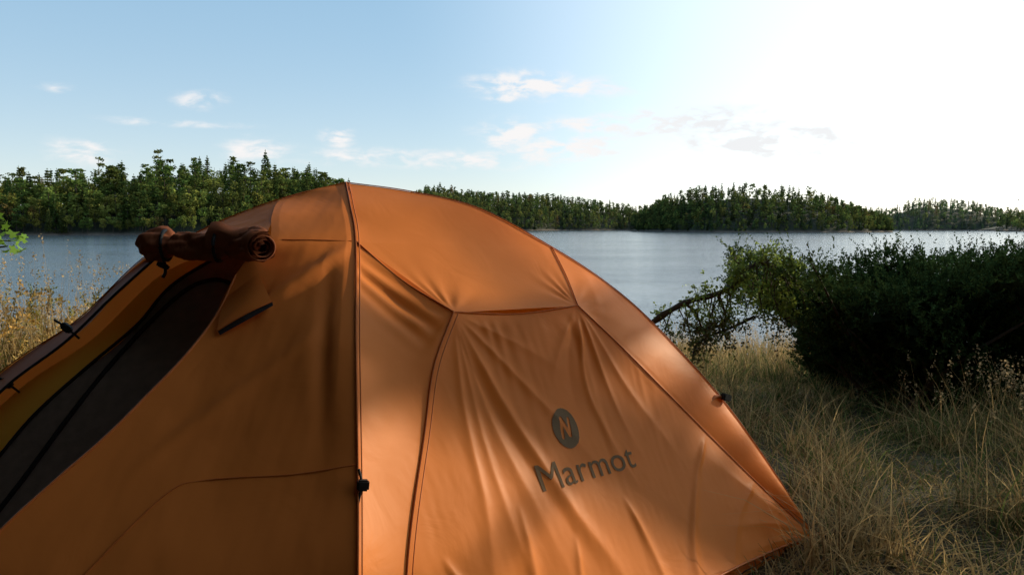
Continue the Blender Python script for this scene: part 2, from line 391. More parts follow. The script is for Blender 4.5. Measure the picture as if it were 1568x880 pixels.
# ---------------- terrain
def shoreY(x): return 9.0+.5*np.sin(x*.35+1)+.25*np.sin(x*1.1)
def gz(x,y):
    x=np.asarray(x,float);y=np.asarray(y,float)
    z=-.09*np.clip(y-3.5,0,8)+.02*np.sin(x*1.7+y)*np.sin(y*1.3)+.012*np.sin(x*5.1)*np.sin(y*4.3+x)
    s=np.clip((y-shoreY(x)+.4)/4.5,0,1); s=s*s*(3-2*s)
    z=z*(1-s)+(-4.2)*s
    far_=np.clip((np.hypot(x,y)-60)/100,0,1)*(y<shoreY(x))
    return z+far_*1.0
def axis_pts(a,b,fine):
    core=np.arange(a,b,fine); outp=b+np.geomspace(.3,4000,28); outn=a-np.geomspace(.3,4000,28)[::-1]
    return np.r_[outn,core,outp]
gx=axis_pts(-8,10,.12); gy=axis_pts(-2,16,.12)
X,Y=np.meshgrid(gx,gy,indexing='ij'); V=np.stack([X,Y,gz(X,Y)],-1).reshape(-1,3)
m,nt,out=newmat('soil_and_thatch')
tcn=N(nt,'ShaderNodeTexCoord'); n1=N(nt,'ShaderNodeTexNoise'); n1.inputs['Scale'].default_value=2.2; n1.inputs['Detail'].default_value=8
n2=N(nt,'ShaderNodeTexNoise'); n2.inputs['Scale'].default_value=60; n2.inputs['Detail'].default_value=6
nt.links.new(tcn.outputs['Object'],n1.inputs['Vector']); nt.links.new(tcn.outputs['Object'],n2.inputs['Vector'])
r=N(nt,'ShaderNodeValToRGB'); e=r.color_ramp.elements; e[0].position=.3;e[0].color=(.045,.042,.018,1);e[1].position=.7;e[1].color=(.17,.125,.065,1)
nt.links.new(n1.outputs['Fac'],r.inputs[0]); mr=N(nt,'ShaderNodeMixRGB',blend_type='MULTIPLY'); mr.inputs[0].default_value=.8
nt.links.new(r.outputs[0],mr.inputs[1]); nt.links.new(n2.outputs['Fac'],mr.inputs[2])
p=N(nt,'ShaderNodeBsdfPrincipled'); p.inputs['Roughness'].default_value=.95; nt.links.new(mr.outputs[0],p.inputs['Base Color'])
b=N(nt,'ShaderNodeBump'); b.inputs['Distance'].default_value=.03; nt.links.new(n2.outputs['Fac'],b.inputs['Height']); nt.links.new(b.outputs[0],p.inputs['Normal'])
nt.links.new(p.outputs[0],out.inputs[0]); M_ground=m
mk('ground',V,gridF(len(gx),len(gy)),M_ground,None,True)

# water
m,nt,out=newmat('lake_water_surface')
tcn=N(nt,'ShaderNodeTexCoord'); mp=N(nt,'ShaderNodeMapping'); mp.inputs['Scale'].default_value=(.55,1.6,1)
nt.links.new(tcn.outputs['Object'],mp.inputs[0])
n1=N(nt,'ShaderNodeTexNoise'); n1.inputs['Scale'].default_value=1.3; n1.inputs['Detail'].default_value=4; n1.inputs['Roughness'].default_value=.6
nt.links.new(mp.outputs[0],n1.inputs['Vector'])
mp2=N(nt,'ShaderNodeMapping'); mp2.inputs['Scale'].default_value=(.02,.09,1); nt.links.new(tcn.outputs['Object'],mp2.inputs[0])
n3=N(nt,'ShaderNodeTexNoise'); n3.inputs['Scale'].default_value=1; n3.inputs['Detail'].default_value=4; nt.links.new(mp2.outputs[0],n3.inputs['Vector'])
mr=N(nt,'ShaderNodeMapRange'); mr.inputs[1].default_value=.35; mr.inputs[2].default_value=.65; mr.inputs[3].default_value=.34; mr.inputs[4].default_value=.8
nt.links.new(n3.outputs['Fac'],mr.inputs[0])
b=N(nt,'ShaderNodeBump'); b.inputs['Distance'].default_value=.13; nt.links.new(mr.outputs[0],b.inputs['Strength']); nt.links.new(n1.outputs['Fac'],b.inputs['Height'])
p=N(nt,'ShaderNodeBsdfPrincipled'); p.inputs['Base Color'].default_value=(.06,.09,.12,1); p.inputs['Roughness'].default_value=.12; p.inputs['IOR'].default_value=1.33
nt.links.new(b.outputs[0],p.inputs['Normal']); nt.links.new(p.outputs[0],out.inputs[0])
W=5000; mk('lake_water',[(-W,3,WATER_Z),(W,3,WATER_Z),(W,W,WATER_Z),(-W,W,WATER_Z)],[[0,1,2,3]],m)

# ---------------- far shores with forest
def quads(C,size,rg,flat=.5):
    n=len(C); a=rg.normal(size=(n,3)); a/=np.linalg.norm(a,axis=1)[:,None]
    b=rg.normal(size=(n,3)); b-= (b*a).sum(1)[:,None]*a; b/=np.linalg.norm(b,axis=1)[:,None]
    b[:,2]*=flat
    s=np.broadcast_to(size,(n,))[:,None]
    V=np.stack([C-a*s-b*s*.6,C+a*s-b*s*.7,C+a*s*.8+b*s*.6,C-a*s*.9+b*s*.7],1).reshape(-1,3)
    return V,np.arange(n*4).reshape(n,4)
def tree_var(kind,nf,rg,qs=1.0):
    if kind=='spruce':
        w=rg.integers(0,16,nf)/16.; z=.10+.88*w+rg.normal(0,.008,nf); R=.19*(1-w)**.8+.014
        az=rg.integers(0,7,nf)/7*6.283+w*40+rg.normal(0,.25,nf); f=rg.uniform(.1,1,nf)
        C=np.stack([np.cos(az)*R*f,np.sin(az)*R*f,z-.05*f*(1-w)],1); sz=.028*qs*(1.3-.6*w)*(1.2-.5*f)
        C=np.vstack([C,[[0,0,1.0],[0,0,.97],[0,0,.985]]]); sz=np.r_[sz,.012,.015,.012]
    elif kind=='pine':
        k=18; cz=np.sort(rg.uniform(.25,.97,k)); R=.24*np.sqrt(np.clip(1.03-cz,0,1))
        az=rg.uniform(0,6.283,k); cc=np.stack([np.cos(az)*R*.6,np.sin(az)*R*.6,cz],1)
        i=rg.integers(0,k,nf); C=cc[i]+rg.normal(size=(nf,3))*np.array([.055,.055,.024])*(1.35-cz[i])[:,None]*1.3; sz=np.full(nf,.025*qs)
    else:
        k=16; d=rg.normal(size=(k,3)); d/=np.linalg.norm(d,axis=1)[:,None]
        cc=d*np.array([.19,.19,.30])*rg.uniform(.5,1,(k,1))+np.array([0,0,.60])
        i=rg.integers(0,k,nf); q=rg.normal(size=(nf,3)); q/=np.linalg.norm(q,axis=1)[:,None]
        C=cc[i]+q*.09*rg.uniform(.6,1,(nf,1)); sz=np.full(nf,.027*qs)
    V,F=quads(C,sz,rg,.6)
    s=np.clip(1+.25*rg.normal(size=len(C)),.5,1.6)
    shade=np.repeat(s,4)
    tv,tf=tube(np.array([[0,0,-.05],[0,0,.45],[0,0,.9]]),np.array([.012,.009,.004]),4)
    tf=tf+len(V); return np.vstack([V,tv]),np.vstack([F,tf]),np.r_[shade,np.full(len(tv),-1)]
rg=np.random.default_rng(3)
def variants(nf,qs): return {k:[tree_var(k,nf,rg,qs) for _ in range(5)] for k in ('spruce','pine','decid')}
VH=variants(400,.95); VL=variants(120,1.55); VC=variants(1500,1.0)
TREEC={'spruce':(.055,.082,.022),'pine':(.085,.115,.028),'decid':(.15,.18,.040)}
def place(V0,F0,s0_,x,y,zb,H,kd,tint,rg):
    a_=rg.uniform(0,6.28); wd=H*rg.uniform(.9,1.35); c_,s_=math.cos(a_)*wd,math.sin(a_)*wd
    V=np.stack([V0[:,0]*c_-V0[:,1]*s_+x,V0[:,0]*s_+V0[:,1]*c_+y,V0[:,2]*H+zb],1)
    base=np.array(TREEC[kd])*rg.uniform(.6,1.35)*np.array([rg.uniform(.85,1.3),1,1])
    if rg.random()<.025: base=np.array([.16,.11,.035])
    col=np.where((s0_<0)[:,None],np.array([.09,.07,.055]),base*np.abs(s0_)[:,None]*(.55+.65*np.clip(V0[:,2],0,1))[:,None])*tint[0]+np.array(tint[1])  # tint scales the colour and adds distance haze painted into it
    return V,col
def shore(name,line,depth,hmin,hmax,spacing,VA,decf,tint,rows):
    line=np.array(line,float)
    L=np.r_[0,np.cumsum(np.hypot(*np.diff(line[:,:2],axis=0).T))]
    n=max(int(L[-1]/6),10); u=np.linspace(0,L[-1],n)
    px=np.interp(u,L,line[:,0]);py=np.interp(u,L,line[:,1])+4*np.sin(u*.07)+2*np.sin(u*.31);ph=np.interp(u,L,line[:,2])
    offs=np.array([-6,-1,0,3,10,25,55,depth,depth*2.2]); frac=np.array([-.25,-.05,.04,.10,.25,.5,.85,1.0,.3])
    P=np.zeros((n,len(offs),3))
    for j,(o_,f_) in enumerate(zip(offs,frac)):
        P[:,j,0]=px*(1+o_/np.maximum(py,1)*.5); P[:,j,1]=py+o_
        P[:,j,2]=WATER_Z+(f_*10 if f_<.2 else ph*f_)+(1.0*vn(px*.15,py*.15+o_,9) if f_>=.2 else .25*vn(px*.5,py*0+o_,9)*(f_>-.1))
    mk(name+'_hill',P.reshape(-1,3),gridF(n,len(offs)),M_rockshore,None,True)
    vs_,fs_,cs_=[],[],[];o_=0
    for rr_ in range(rows):
        off=2+(depth-2)*(rr_/(rows-1))**1.3
        for uu in np.arange(0,L[-1],spacing*(.8 if rr_<2 else 1+.2*rr_/rows)):
            uu=uu+rg.uniform(-.6,.6)*spacing; uu=min(max(uu,0),L[-1]); oo=off+rg.uniform(-.4,.4)*spacing
            x=np.interp(uu,L,line[:,0]);y=np.interp(uu,L,line[:,1])+4*np.sin(uu*.07)+2*np.sin(uu*.31);hh_=np.interp(uu,L,line[:,2])
            zb=WATER_Z+np.interp(oo,offs,np.where(frac<.2,frac*10,hh_*frac))
            x=x*(1+oo/y*.5); y=y+oo
            kd='decid' if rg.random()<decf*(1.5 if rr_<3 else .9) else ('pine' if rg.random()<.5 else 'spruce')
            H=rg.uniform(hmin,hmax)*(1.0 if kd!='decid' else .80)*(.55 if rr_==0 else (.8 if rr_==1 else 1))
            if rg.random()<.08: H*=1.15
            var=VA[kd][rg.integers(5)]
            V,col=place(*var,x,y,zb,H,kd,tint,rg)
            vs_.append(V);fs_.append(var[1]+o_);cs_.append(col);o_+=len(V)
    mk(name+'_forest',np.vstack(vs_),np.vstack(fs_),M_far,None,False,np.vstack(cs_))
m,nt,out=newmat('shore_rock_and_duff')
g_=N(nt,'ShaderNodeNewGeometry'); sx=N(nt,'ShaderNodeSeparateXYZ'); nt.links.new(g_.outputs['Position'],sx.inputs[0])
mr=N(nt,'ShaderNodeMapRange'); mr.inputs[1].default_value=WATER_Z+.8; mr.inputs[2].default_value=WATER_Z+1.8
nt.links.new(sx.outputs['Z'],mr.inputs[0]); mx=N(nt,'ShaderNodeMixRGB'); mx.inputs[1].default_value=(.17,.13,.10,1); mx.inputs[2].default_value=(.035,.045,.018,1)
nt.links.new(mr.outputs[0],mx.inputs[0]); no=N(nt,'ShaderNodeTexNoise'); no.inputs['Scale'].default_value=.6; no.inputs['Detail'].default_value=6
m2=N(nt,'ShaderNodeMixRGB',blend_type='MULTIPLY'); m2.inputs[0].default_value=.9; nt.links.new(mx.outputs[0],m2.inputs[1]); nt.links.new(no.outputs['Fac'],m2.inputs[2])
nt.links.new(g_.outputs['Position'],no.inputs['Vector'])
p=N(nt,'ShaderNodeBsdfPrincipled'); p.inputs['Roughness'].default_value=.9; nt.links.new(m2.outputs[0],p.inputs['Base Color']); nt.links.new(p.outputs[0],out.inputs[0]); M_rockshore=m
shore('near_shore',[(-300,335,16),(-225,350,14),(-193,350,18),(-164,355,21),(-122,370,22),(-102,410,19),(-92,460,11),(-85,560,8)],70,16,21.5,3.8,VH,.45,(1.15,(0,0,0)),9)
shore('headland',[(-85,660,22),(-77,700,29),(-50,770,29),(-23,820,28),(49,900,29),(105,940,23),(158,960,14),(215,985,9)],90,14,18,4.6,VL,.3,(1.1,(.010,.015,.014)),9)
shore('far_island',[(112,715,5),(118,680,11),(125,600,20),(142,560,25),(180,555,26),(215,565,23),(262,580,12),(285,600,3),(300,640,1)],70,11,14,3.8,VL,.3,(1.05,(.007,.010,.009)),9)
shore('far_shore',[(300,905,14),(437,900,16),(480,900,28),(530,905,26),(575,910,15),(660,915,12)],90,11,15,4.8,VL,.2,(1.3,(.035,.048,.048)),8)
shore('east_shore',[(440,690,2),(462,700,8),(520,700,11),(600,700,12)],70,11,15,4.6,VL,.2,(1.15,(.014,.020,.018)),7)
# the woods around and behind the camp site (behind the camera and to both sides)
vs_,fs_,cs_=[],[],[];o_=0; rg=np.random.default_rng(77)
pl=[]
for i in range(70):
    az=math.radians(rg.uniform(108,298)); dist=rg.uniform(4.2,13); pl.append((math.sin(az)*dist,math.cos(az)*dist,rg.uniform(7,13),('pine','spruce','decid')[rg.integers(3)],VH))
pl+=[(x,y,H,'decid',VC) for x,y,H in [(-1.9,-1.3,10),(1.0,-2.4,10),(-3.9,.3,10.5),(-.4,-3.2,11),(-4.8,-1.5,11),(-2.8,-3,11),(-3.2,-.9,12),(-1.2,-2.2,12),(-5.6,1.0,11),(-2.9,-.2,9.5),(-6.5,-.5,12),(.5,-4.5,12),(-3.8,1.5,14),(-1.0,-.5,13),(-2.2,.2,15)]]  # close unseen crowns added to keep skylight off the tent
for x,y,H,kd,VV_ in pl:
    var=VV_[kd][rg.integers(5)]
    V,col=place(*var,x,y,float(gz(x,y)),H,kd,(.45,(0,0,0)),rg); V[:,2]-=.03*H
    vs_.append(V);fs_.append(var[1]+o_);cs_.append(col);o_+=len(V)
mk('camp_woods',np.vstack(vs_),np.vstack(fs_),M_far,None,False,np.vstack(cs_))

# ---------------- grass
def blades(P,h,bend,w,col,rg):
    n=len(P); az=rg.uniform(0,6.283,n); d=np.stack([np.cos(az),np.sin(az),0*az],1)
    a2=az+rg.uniform(-1.5,1.5,n)+1.57; wv=np.stack([np.cos(a2),np.sin(a2),0*az],1)
    fr=[0,.4,.75,1.]; lv=[]
    for f in fr:
        c=P+d*(bend*h*f**1.8)[:,None]; c[:,2]+=h*f*(1-.35*bend*f)
        ww=(w*(1-.88*f))[:,None]; lv+= [c-wv*ww,c+wv*ww]
    V=np.stack(lv,1).reshape(-1,3); b0=np.arange(n)[:,None]*8
    F=np.concatenate([b0+np.array([[2*k,2*k+1,2*k+3,2*k+2]]) for k in range(3)],0)
    C=np.repeat(col,8,0); return V,F,C,V.reshape(n,8,3)[:,6]
def grasscol(n,rg,green=.3,k=1.,pos=None):
    tan=np.array([.55,.39,.18]); gr=np.array([.13,.17,.05]); br=np.array([.26,.17,.08])
    if pos is not None: green=np.clip(green+.38*vn(pos[:,0]*1.6,pos[:,1]*1.6,90),0,.9)[:,None]
    t=rg.random(n)[:,None]; c=np.where(t<green,gr,np.where(t<green+.2,br,tan)); return c*rg.uniform(.6,1.25,(n,1))*k
rg=np.random.default_rng(11)
def inside_tent(x,y):
    poly=np.array([NC,RC,FC,LC,(-1.22,1.1,0)])[:,:2]; r=np.ones_like(x,bool)
    for i in range(5):
        p0=poly[i];p1=poly[(i+1)%5]; r&=((p1[0]-p0[0])*(y-p0[1])-(p1[1]-p0[1])*(x-p0[0]))>-.02
    return r
allV=[];allF=[];allC=[];ofs=0
def addg(x,y,h,bend,w,green,k=1.,zoff=0):
    global ofs
    ok=~inside_tent(x,y); x,y,h,bend,w=[q[ok] for q in (x,y,h,bend,w)]
    P=np.stack([x,y,gz(x,y)+zoff],1); V,F,C,tip=blades(P,h,bend,w,grasscol(len(x),rg,green,k,P if green>.2 else None),rg)
    allV.append(V);allF.append(F+ofs);allC.append(C);ofs+=len(V); return tip
def clumped(n,x0,x1,y0,y1,nc,spread):
    cx=rg.uniform(x0,x1,nc);cy=rg.uniform(y0,y1,nc); i=rg.integers(0,nc,n)
    return cx[i]+rg.normal(0,spread,n),cy[i]+rg.normal(0,spread,n)
n=44000; y=1.5+7.5*rg.random(n)**1.2; x=rg.uniform(-.72,.78,n)*y+ rg.uniform(-.2,.2,n)
addg(x,y,rg.uniform(.05,.15,n),rg.uniform(.5,2.2,n),rg.uniform(.0015,.003,n)*(1+y*.12),.36,.9)
n=24000; x,y=clumped(n,.8,6.5,2.0,9,280,.065)
addg(x,y,rg.uniform(.12,.42,n),rg.uniform(.2,1.5,n),rg.uniform(.0013,.0028,n)*(1+y*.12),.28)
n=24000; x,y=clumped(n,-7,8,7.0,9.4,600,.14)
addg(x,y,rg.uniform(.2,.46,n),rg.uniform(.1,.7,n),rg.uniform(.002,.004,n)*1.5,.10,1.0)
n=8000; x,y=clumped(n,-4.5,-1.6,3.2,6.5,120,.10)
addg(x,y,rg.uniform(.3,.85,n),rg.uniform(.1,.5,n),rg.uniform(.0015,.003,n)*1.5,.12,1.0)
def seeds(xr,yr,n,hr,nc,sp):
    x,y=clumped(n,xr[0],xr[1],yr[0],yr[1],nc,sp); tip=addg(x,y,rg.uniform(*hr,n),rg.uniform(.05,.45,n),np.full(n,.0016)*(1+y*.1),.0,1.1)
    m_=len(tip); k=10; C=np.repeat(tip,k,0)+rg.normal(size=(m_*k,3))*np.array([.006,.006,.025]); V,F=quads(C,rg.uniform(.003,.006,m_*k),rg,1.0)
    return V,F,np.repeat(np.array([.50,.37,.20])[None]*rg.uniform(.7,1.2,(m_*k,1)),4,0)
for args in (((2.0,3.6),(3.1,4.3),260,(.28,.50),36,.12),((-3.2,-1.75),(3.4,5),200,(.7,1.05),36,.1),((1.5,4),(6.5,9),400,(.35,.55),60,.2)):
    V,F,C=seeds(*args); allV.append(V);allF.append(F+ofs);allC.append(C);ofs+=len(V)
mk('dry_grass',np.vstack(allV),np.vstack(allF),M_grass,None,False,np.vstack(allC))

# ---------------- shoots foliage
def shoots(O,Dr,L,mleaf,ll,lw,col,rg,droop=.0,spread=.8):
    n=len(O); f=np.tile(np.linspace(.05,1,mleaf),n); O2=np.repeat(O,mleaf,0);D2=np.repeat(Dr,mleaf,0);L2=np.repeat(L,mleaf)
    sb=np.repeat(rg.normal(size=(n,3))*.25,mleaf,0)
    C=O2+D2*(L2*f)[:,None]+sb*(L2*f**2)[:,None]; C[:,2]-=droop*L2*f**2
    r=rg.normal(size=(n*mleaf,3)); r/=np.linalg.norm(r,axis=1)[:,None]
    d=D2*.7+r*spread; d/=np.linalg.norm(d,axis=1)[:,None]
    wv=np.cross(d,rg.normal(size=d.shape)); wv/=np.linalg.norm(wv,axis=1)[:,None]
    l=(ll*rg.uniform(.6,1.2,n*mleaf)*(1.15-.5*f))[:,None]; w=lw*rg.uniform(.7,1.2,(n*mleaf,1))
    V=np.stack([C,C+d*l*.5+wv*w,C+d*l,C+d*l*.5-wv*w],1).reshape(-1,3)
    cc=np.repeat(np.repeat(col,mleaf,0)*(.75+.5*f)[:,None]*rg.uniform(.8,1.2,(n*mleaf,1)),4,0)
    return V,np.arange(len(V)).reshape(-1,4),cc
rg=np.random.default_rng(21)
jun=empty('juniper_bush'); base=np.array([2.75,5.1,-.2])
def juntop(x,y): return .755+.05*np.sin(x*5.2)+.05*np.sin(x*11+y*3)+.04*np.sin(y*6)-.10*np.exp(-((x-2.25)/.12)**2)+.12*np.clip(x-2.8,0,1)
def junvol(n):
    x=rg.uniform(1.35,5.2,n);y=rg.uniform(4.2,6.1,n);z=rg.uniform(-.3,1.0,n)
    top=juntop(x,y)
    xl=2.30-.80*np.clip(z+.05,0,1)/.85+.1*np.sin(z*12+y*4); yf=4.75-.35*np.clip(z,0,1)+.12*np.sin(x*6+z*7)+.25*np.clip(2.1-x,0,1)
    return x,y,z,np.minimum(np.minimum(top-z,(x-xl)*.8),y-yf)
x,y,z,shell=junvol(60000); ok=(shell>0)&(rg.random(len(x))<np.exp(-np.clip(shell,0,2)/.16))
x,y,z,shell=x[ok],y[ok],z[ok],shell[ok]; O=np.stack([x,y,z],1)
d=O-base; d/=np.linalg.norm(d,axis=1)[:,None]; d=d*.7+rg.normal(size=d.shape)*.35+np.array([0,-.1,.55]); d/=np.linalg.norm(d,axis=1)[:,None]
edge=np.exp(-shell/.1)
Lh=rg.uniform(.06,.14,len(O))
nt_=320; tx=rg.uniform(1.5,4.6,nt_); ty=rg.uniform(4.5,5.8,nt_); tz=juntop(tx,ty)-.05
O=np.vstack([O,np.stack([tx,ty,tz],1)]); dd=rg.normal(size=(nt_,3))*.32+np.array([-.1,0,1.0]); dd/=np.linalg.norm(dd,axis=1)[:,None]; d=np.vstack([d,dd]); Lh=np.r_[Lh,rg.uniform(.12,.30,nt_)]; x=O[:,0]
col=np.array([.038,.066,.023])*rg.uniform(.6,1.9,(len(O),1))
lt=np.clip((2.0-x)/.5,0,1)[:,None]*rg.uniform(0,1,(len(O),1)); col=col*(1-lt)+np.array([.14,.18,.04])*lt  # left sprays painted yellow-green for light coming through the leaves
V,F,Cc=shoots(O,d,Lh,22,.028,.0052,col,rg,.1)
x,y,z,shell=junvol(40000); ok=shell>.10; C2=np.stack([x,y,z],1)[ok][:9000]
Vi,Fi=quads(C2,rg.uniform(.03,.07,len(C2)),rg,.8)  # dark filler cards, the shade inside the bush put into their colour
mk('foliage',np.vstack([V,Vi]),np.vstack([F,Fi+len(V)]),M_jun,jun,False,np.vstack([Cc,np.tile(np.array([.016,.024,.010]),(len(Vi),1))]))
parts=[]
for i in range(46):
    e=O[rg.integers(len(O))]; b=base+rg.normal(size=3)*np.array([.25,.15,.02]); mid=(b+e)/2+np.array([0,0,-.08])+rg.normal(size=3)*.06
    parts.append(tube(cr([b,mid,e],12),np.linspace(.018,.004,12),6))
V,F=join(parts); mk('branches',V,F,M_bark,jun,True)

# arching branch with hanging leaves
ab=empty('arching_tree_branch')
main=[(.45,5.3,-.15),(.65,5.1,.2),(.863,4.85,.47),(1.05,4.8,.595),(1.24,4.8,.65),(1.37,4.8,.73),(1.42,4.82,.80),(1.55,4.85,.83),(1.75,4.9,.72)]
cm=cr(main,90); parts=[tube(cm,np.linspace(.028,.010,90)*(1+.15*np.sin(np.arange(90)*.9)),8)]
tips=[];rg=np.random.default_rng(31)
for i in range(44):
    s=cm[rg.integers(42,90)]; dd=np.array([rg.uniform(-.5,.5),rg.uniform(-.3,.3),rg.choice([-1,-.9,-.8,.45])]); L=rg.uniform(.12,.42) if dd[2]<0 else rg.uniform(.05,.12); dd/=np.linalg.norm(dd)
    e=s+dd*L; mid=(s+e)/2+rg.normal(size=3)*.04; tw=cr([s,mid,e],10); parts.append(tube(tw,np.linspace(.005,.0015,10),5))
    tips+=list(tw[3:])
for pts in ([(1.24,4.8,.65),(1.3,4.82,.5),(1.22,4.85,.42),(1.15,4.85,.33)],[(1.5,4.9,.5),(1.35,4.85,.44),(1.2,4.85,.38),(1.12,4.85,.3),(1.1,4.85,.1)],[(1.05,4.8,.59),(1.12,4.8,.52),(1.18,4.8,.35)]):
    t_=cr(pts,20);parts.append(tube(t_,np.linspace(.010,.003,20),6)); tips+=list(t_)
V,F=join(parts); mk('branch_wood',V,F,M_bark,ab,True)
tips=np.array(tips); O=np.repeat(tips,3,0)+rg.normal(size=(len(tips)*3,3))*.02
d=rg.normal(size=O.shape)+np.array([0,0,-.3]); d/=np.linalg.norm(d,axis=1)[:,None]
lo=(O[:,2]<.5)[:,None]
col=np.where(lo,np.where(rg.random((len(O),1))<.5,np.array([.14,.12,.04]),np.array([.17,.20,.05])),np.array([.24,.31,.06]))*rg.uniform(.6,1.4,(len(O),1))
V,F,Cc=shoots(O,d,rg.uniform(.03,.08,len(O)),6,.026,.007,col,rg,.2,.9)
mk('leaves',V,F,M_fol,ab,False,Cc)

def shrub(name,cx,cy,rx,ry,ht,ns,col,seed,ll=.03,lw=.006,ml=26):
    rg=np.random.default_rng(seed); e=empty(name)
    x=cx+rg.uniform(-1,1,ns)*rx;y=cy+rg.uniform(-1,1,ns)*ry; z=gz(x,y); h=ht*rg.uniform(.6,1.05,ns)*(1-.35*((x-cx)/rx)**2)
    parts=[];O=[];D=[]
    for i in range(ns):
        b=np.array([x[i],y[i],z[i]]);t=b+np.array([rg.normal()*.1,rg.normal()*.1,h[i]]); c=cr([b,(b+t)/2+rg.normal(size=3)*.03,t],8)
        parts.append(tube(c,np.linspace(.004,.0015,8),4))
        for k in range(7):
            p=c[rg.integers(2,8)]; O.append(p); dd=rg.normal(size=3)*.6+np.array([0,0,.7]); D.append(dd/np.linalg.norm(dd))
    V,F=join(parts); mk('stems',V,F,M_bark,e,True)
    O=np.array(O);D=np.array(D); cc=np.array(col)[rg.integers(0,len(col),len(O))]*rg.uniform(.6,1.3,(len(O),1))
    V,F,C=shoots(O,D,rg.uniform(.08,.2,len(O)),ml,ll,lw,cc,rg,.1,1.0); mk('leaves',V,F,M_fol,e,False,C)
shrub('goldenrod_shrub',-2.8,4.3,.7,.6,.72,130,[(.46,.28,.07),(.40,.27,.07),(.24,.21,.05),(.46,.29,.10)],41)
shrub('goldenrod_shrub',-2.0,4.0,.35,.4,.42,50,[(.32,.21,.07),(.38,.26,.10)],42)
shrub('wild_shrub',-3.4,5.2,.8,.6,.75,70,[(.14,.16,.035),(.24,.19,.05)],43)
# sapling leaves at left edge
sp=empty('maple_sapling'); rg=np.random.default_rng(51)
st=cr([(-2.3,3.0,0),(-2.25,3.0,.6),(-2.12,2.98,.93),(-1.88,2.97,.98)],30)
st2=cr([(-2.12,2.98,.93),(-2.0,2.95,1.0),(-1.85,2.95,1.0)],20)
V,F=join([tube(st,np.linspace(.012,.003,30),6),tube(st2,np.linspace(.005,.002,20),6)]); mk('stem',V,F,M_bark,sp,True)
ang=np.radians([-90,-55,-20,-5,20,45,60,75,90,105,120,135,160,185,200,235]); rr=np.array([.1,.5,.8,.55,.95,.6,.5,.62,1.15,.62,.5,.6,.95,.55,.8,.5])
leaf=np.stack([np.cos(ang)*rr,np.sin(ang)*rr,0*rr],1); lv=[];lf=[];lc=[];o_=0
for i in range(95):
    c=st[rg.integers(14,30)] if rg.random()<.5 else st2[rg.integers(0,20)]
    c=c+rg.normal(size=3)*np.array([.05,.04,.035]); s=rg.uniform(.018,.032)
    R=np.array(Matrix.Rotation(rg.uniform(0,6.28),3,'Z')@Matrix.Rotation(rg.normal()*.7,3,'X')@Matrix.Rotation(rg.uniform(-1,1),3,'Y'))
    vv=(leaf*s)@R.T+c; vv=np.vstack([c[None],vv]); lv.append(vv); k=len(ang)
    lf.append(np.array([[0,1+j,1+(j+1)%k] for j in range(k)])+o_); o_+=len(vv); lc.append(np.tile(np.array([.18,.33,.04])*rg.uniform(.7,1.3),(len(vv),1)))
mk('leaves',np.vstack(lv),np.vstack(lf),M_fol,sp,False,np.vstack(lc))

# ---------------- pines to the right of the camp that dapple the light
pdir=np.array([math.sin(SUN_AZ),math.cos(SUN_AZ),0]); qdir=np.array([-math.cos(SUN_AZ),math.sin(SUN_AZ),0])
tentgaps=[((.28,2.2,.55),.12),((.54,2.36,.48),.10),((-.04,1.80,.36),.12),((.17,1.95,.27),.11),((.75,2.42,.2),.14),((-.2,1.74,.5),.08),((-.15,2.2,1.0),.15),((.06,2.33,.93),.11),((-.3,1.9,.75),.05),((.42,2.1,.12),.07),((-.33,2.28,1.12),.10)]
gaps=[((2.5,4.3,.2),.3),((3.0,4.6,.1),.3),((2.2,3.0,0),.18),((1.75,5.0,.8),.4),((2.2,6.5,0),.5),((1.5,6.8,.0),.5),((-2.5,4.3,.6),.6),((-3,4.6,.6),.5),((-2.2,3.9,.4),.4)]
rg=np.random.default_rng(5)
for i in range(46): gaps.append(((rg.uniform(1.2,4.5),rg.uniform(2.3,5.0),0),rg.uniform(.04,.20)))
def pine(name,p,q,H,seed,dens=1.0,rmax=1.9,zlo=1.6):
    rg=np.random.default_rng(seed); e=empty(name); b=pdir*p+qdir*q; b[2]=gz(b[0],b[1])-.1
    parts=[tube(cr([b,b+np.array([.1,.05,H*.5]),b+np.array([0,.1,H])],20),np.linspace(.16,.03,20),10)]
    C=[]
    for i in range(int(60)):
        z=zlo+(H-zlo)*(i/60)**1.1; a_=rg.uniform(0,6.28); L=rmax*(1.05-(z/H)**1.5)*rg.uniform(.6,1.1)
        s=b+np.array([0,.05,z]); t=s+np.array([math.cos(a_)*L,math.sin(a_)*L,rg.uniform(-.1,.35)])
        c=cr([s,(s+t)/2+np.array([0,0,.1]),t],10); parts.append(tube(c,np.linspace(.028,.006,10),5))
        for k in range(int(26*dens)):
            c0=c[rg.integers(2,10)]+rg.normal(size=3)*np.array([.26,.26,.16]); C.append(c0)
    V,F=join(parts); mk('trunk_and_limbs',V,F,M_bark,e,True)
    C=np.array(C); keep=np.ones(len(C),bool)
    for (g_,r_),ex in [(g,.05) for g in tentgaps]+[(g,.10) for g in gaps]:
        d=C-np.array(g_); al=d@SD; pr=np.linalg.norm(d-al[:,None]*SD,axis=1); keep&=pr>r_+ex
    C=C[keep]; D=rg.normal(size=C.shape)+np.array([0,0,.3]); D/=np.linalg.norm(D,axis=1)[:,None]
    V,F,Cc=shoots(C,D,rg.uniform(.04,.09,len(C)),12,.09,.020,np.array([.05,.08,.025])*rg.uniform(.7,1.3,(len(C),1)),rg,.0,.9)
    mk('needles',V,F,M_fol,e,False,Cc)
pine('pine_tree',10.8,-.7,8.5,61,1.2); pine('pine_tree',12,1.8,9.5,62,3.0,2.5,2.0); pine('pine_tree',12.8,5.0,8,63,.8)

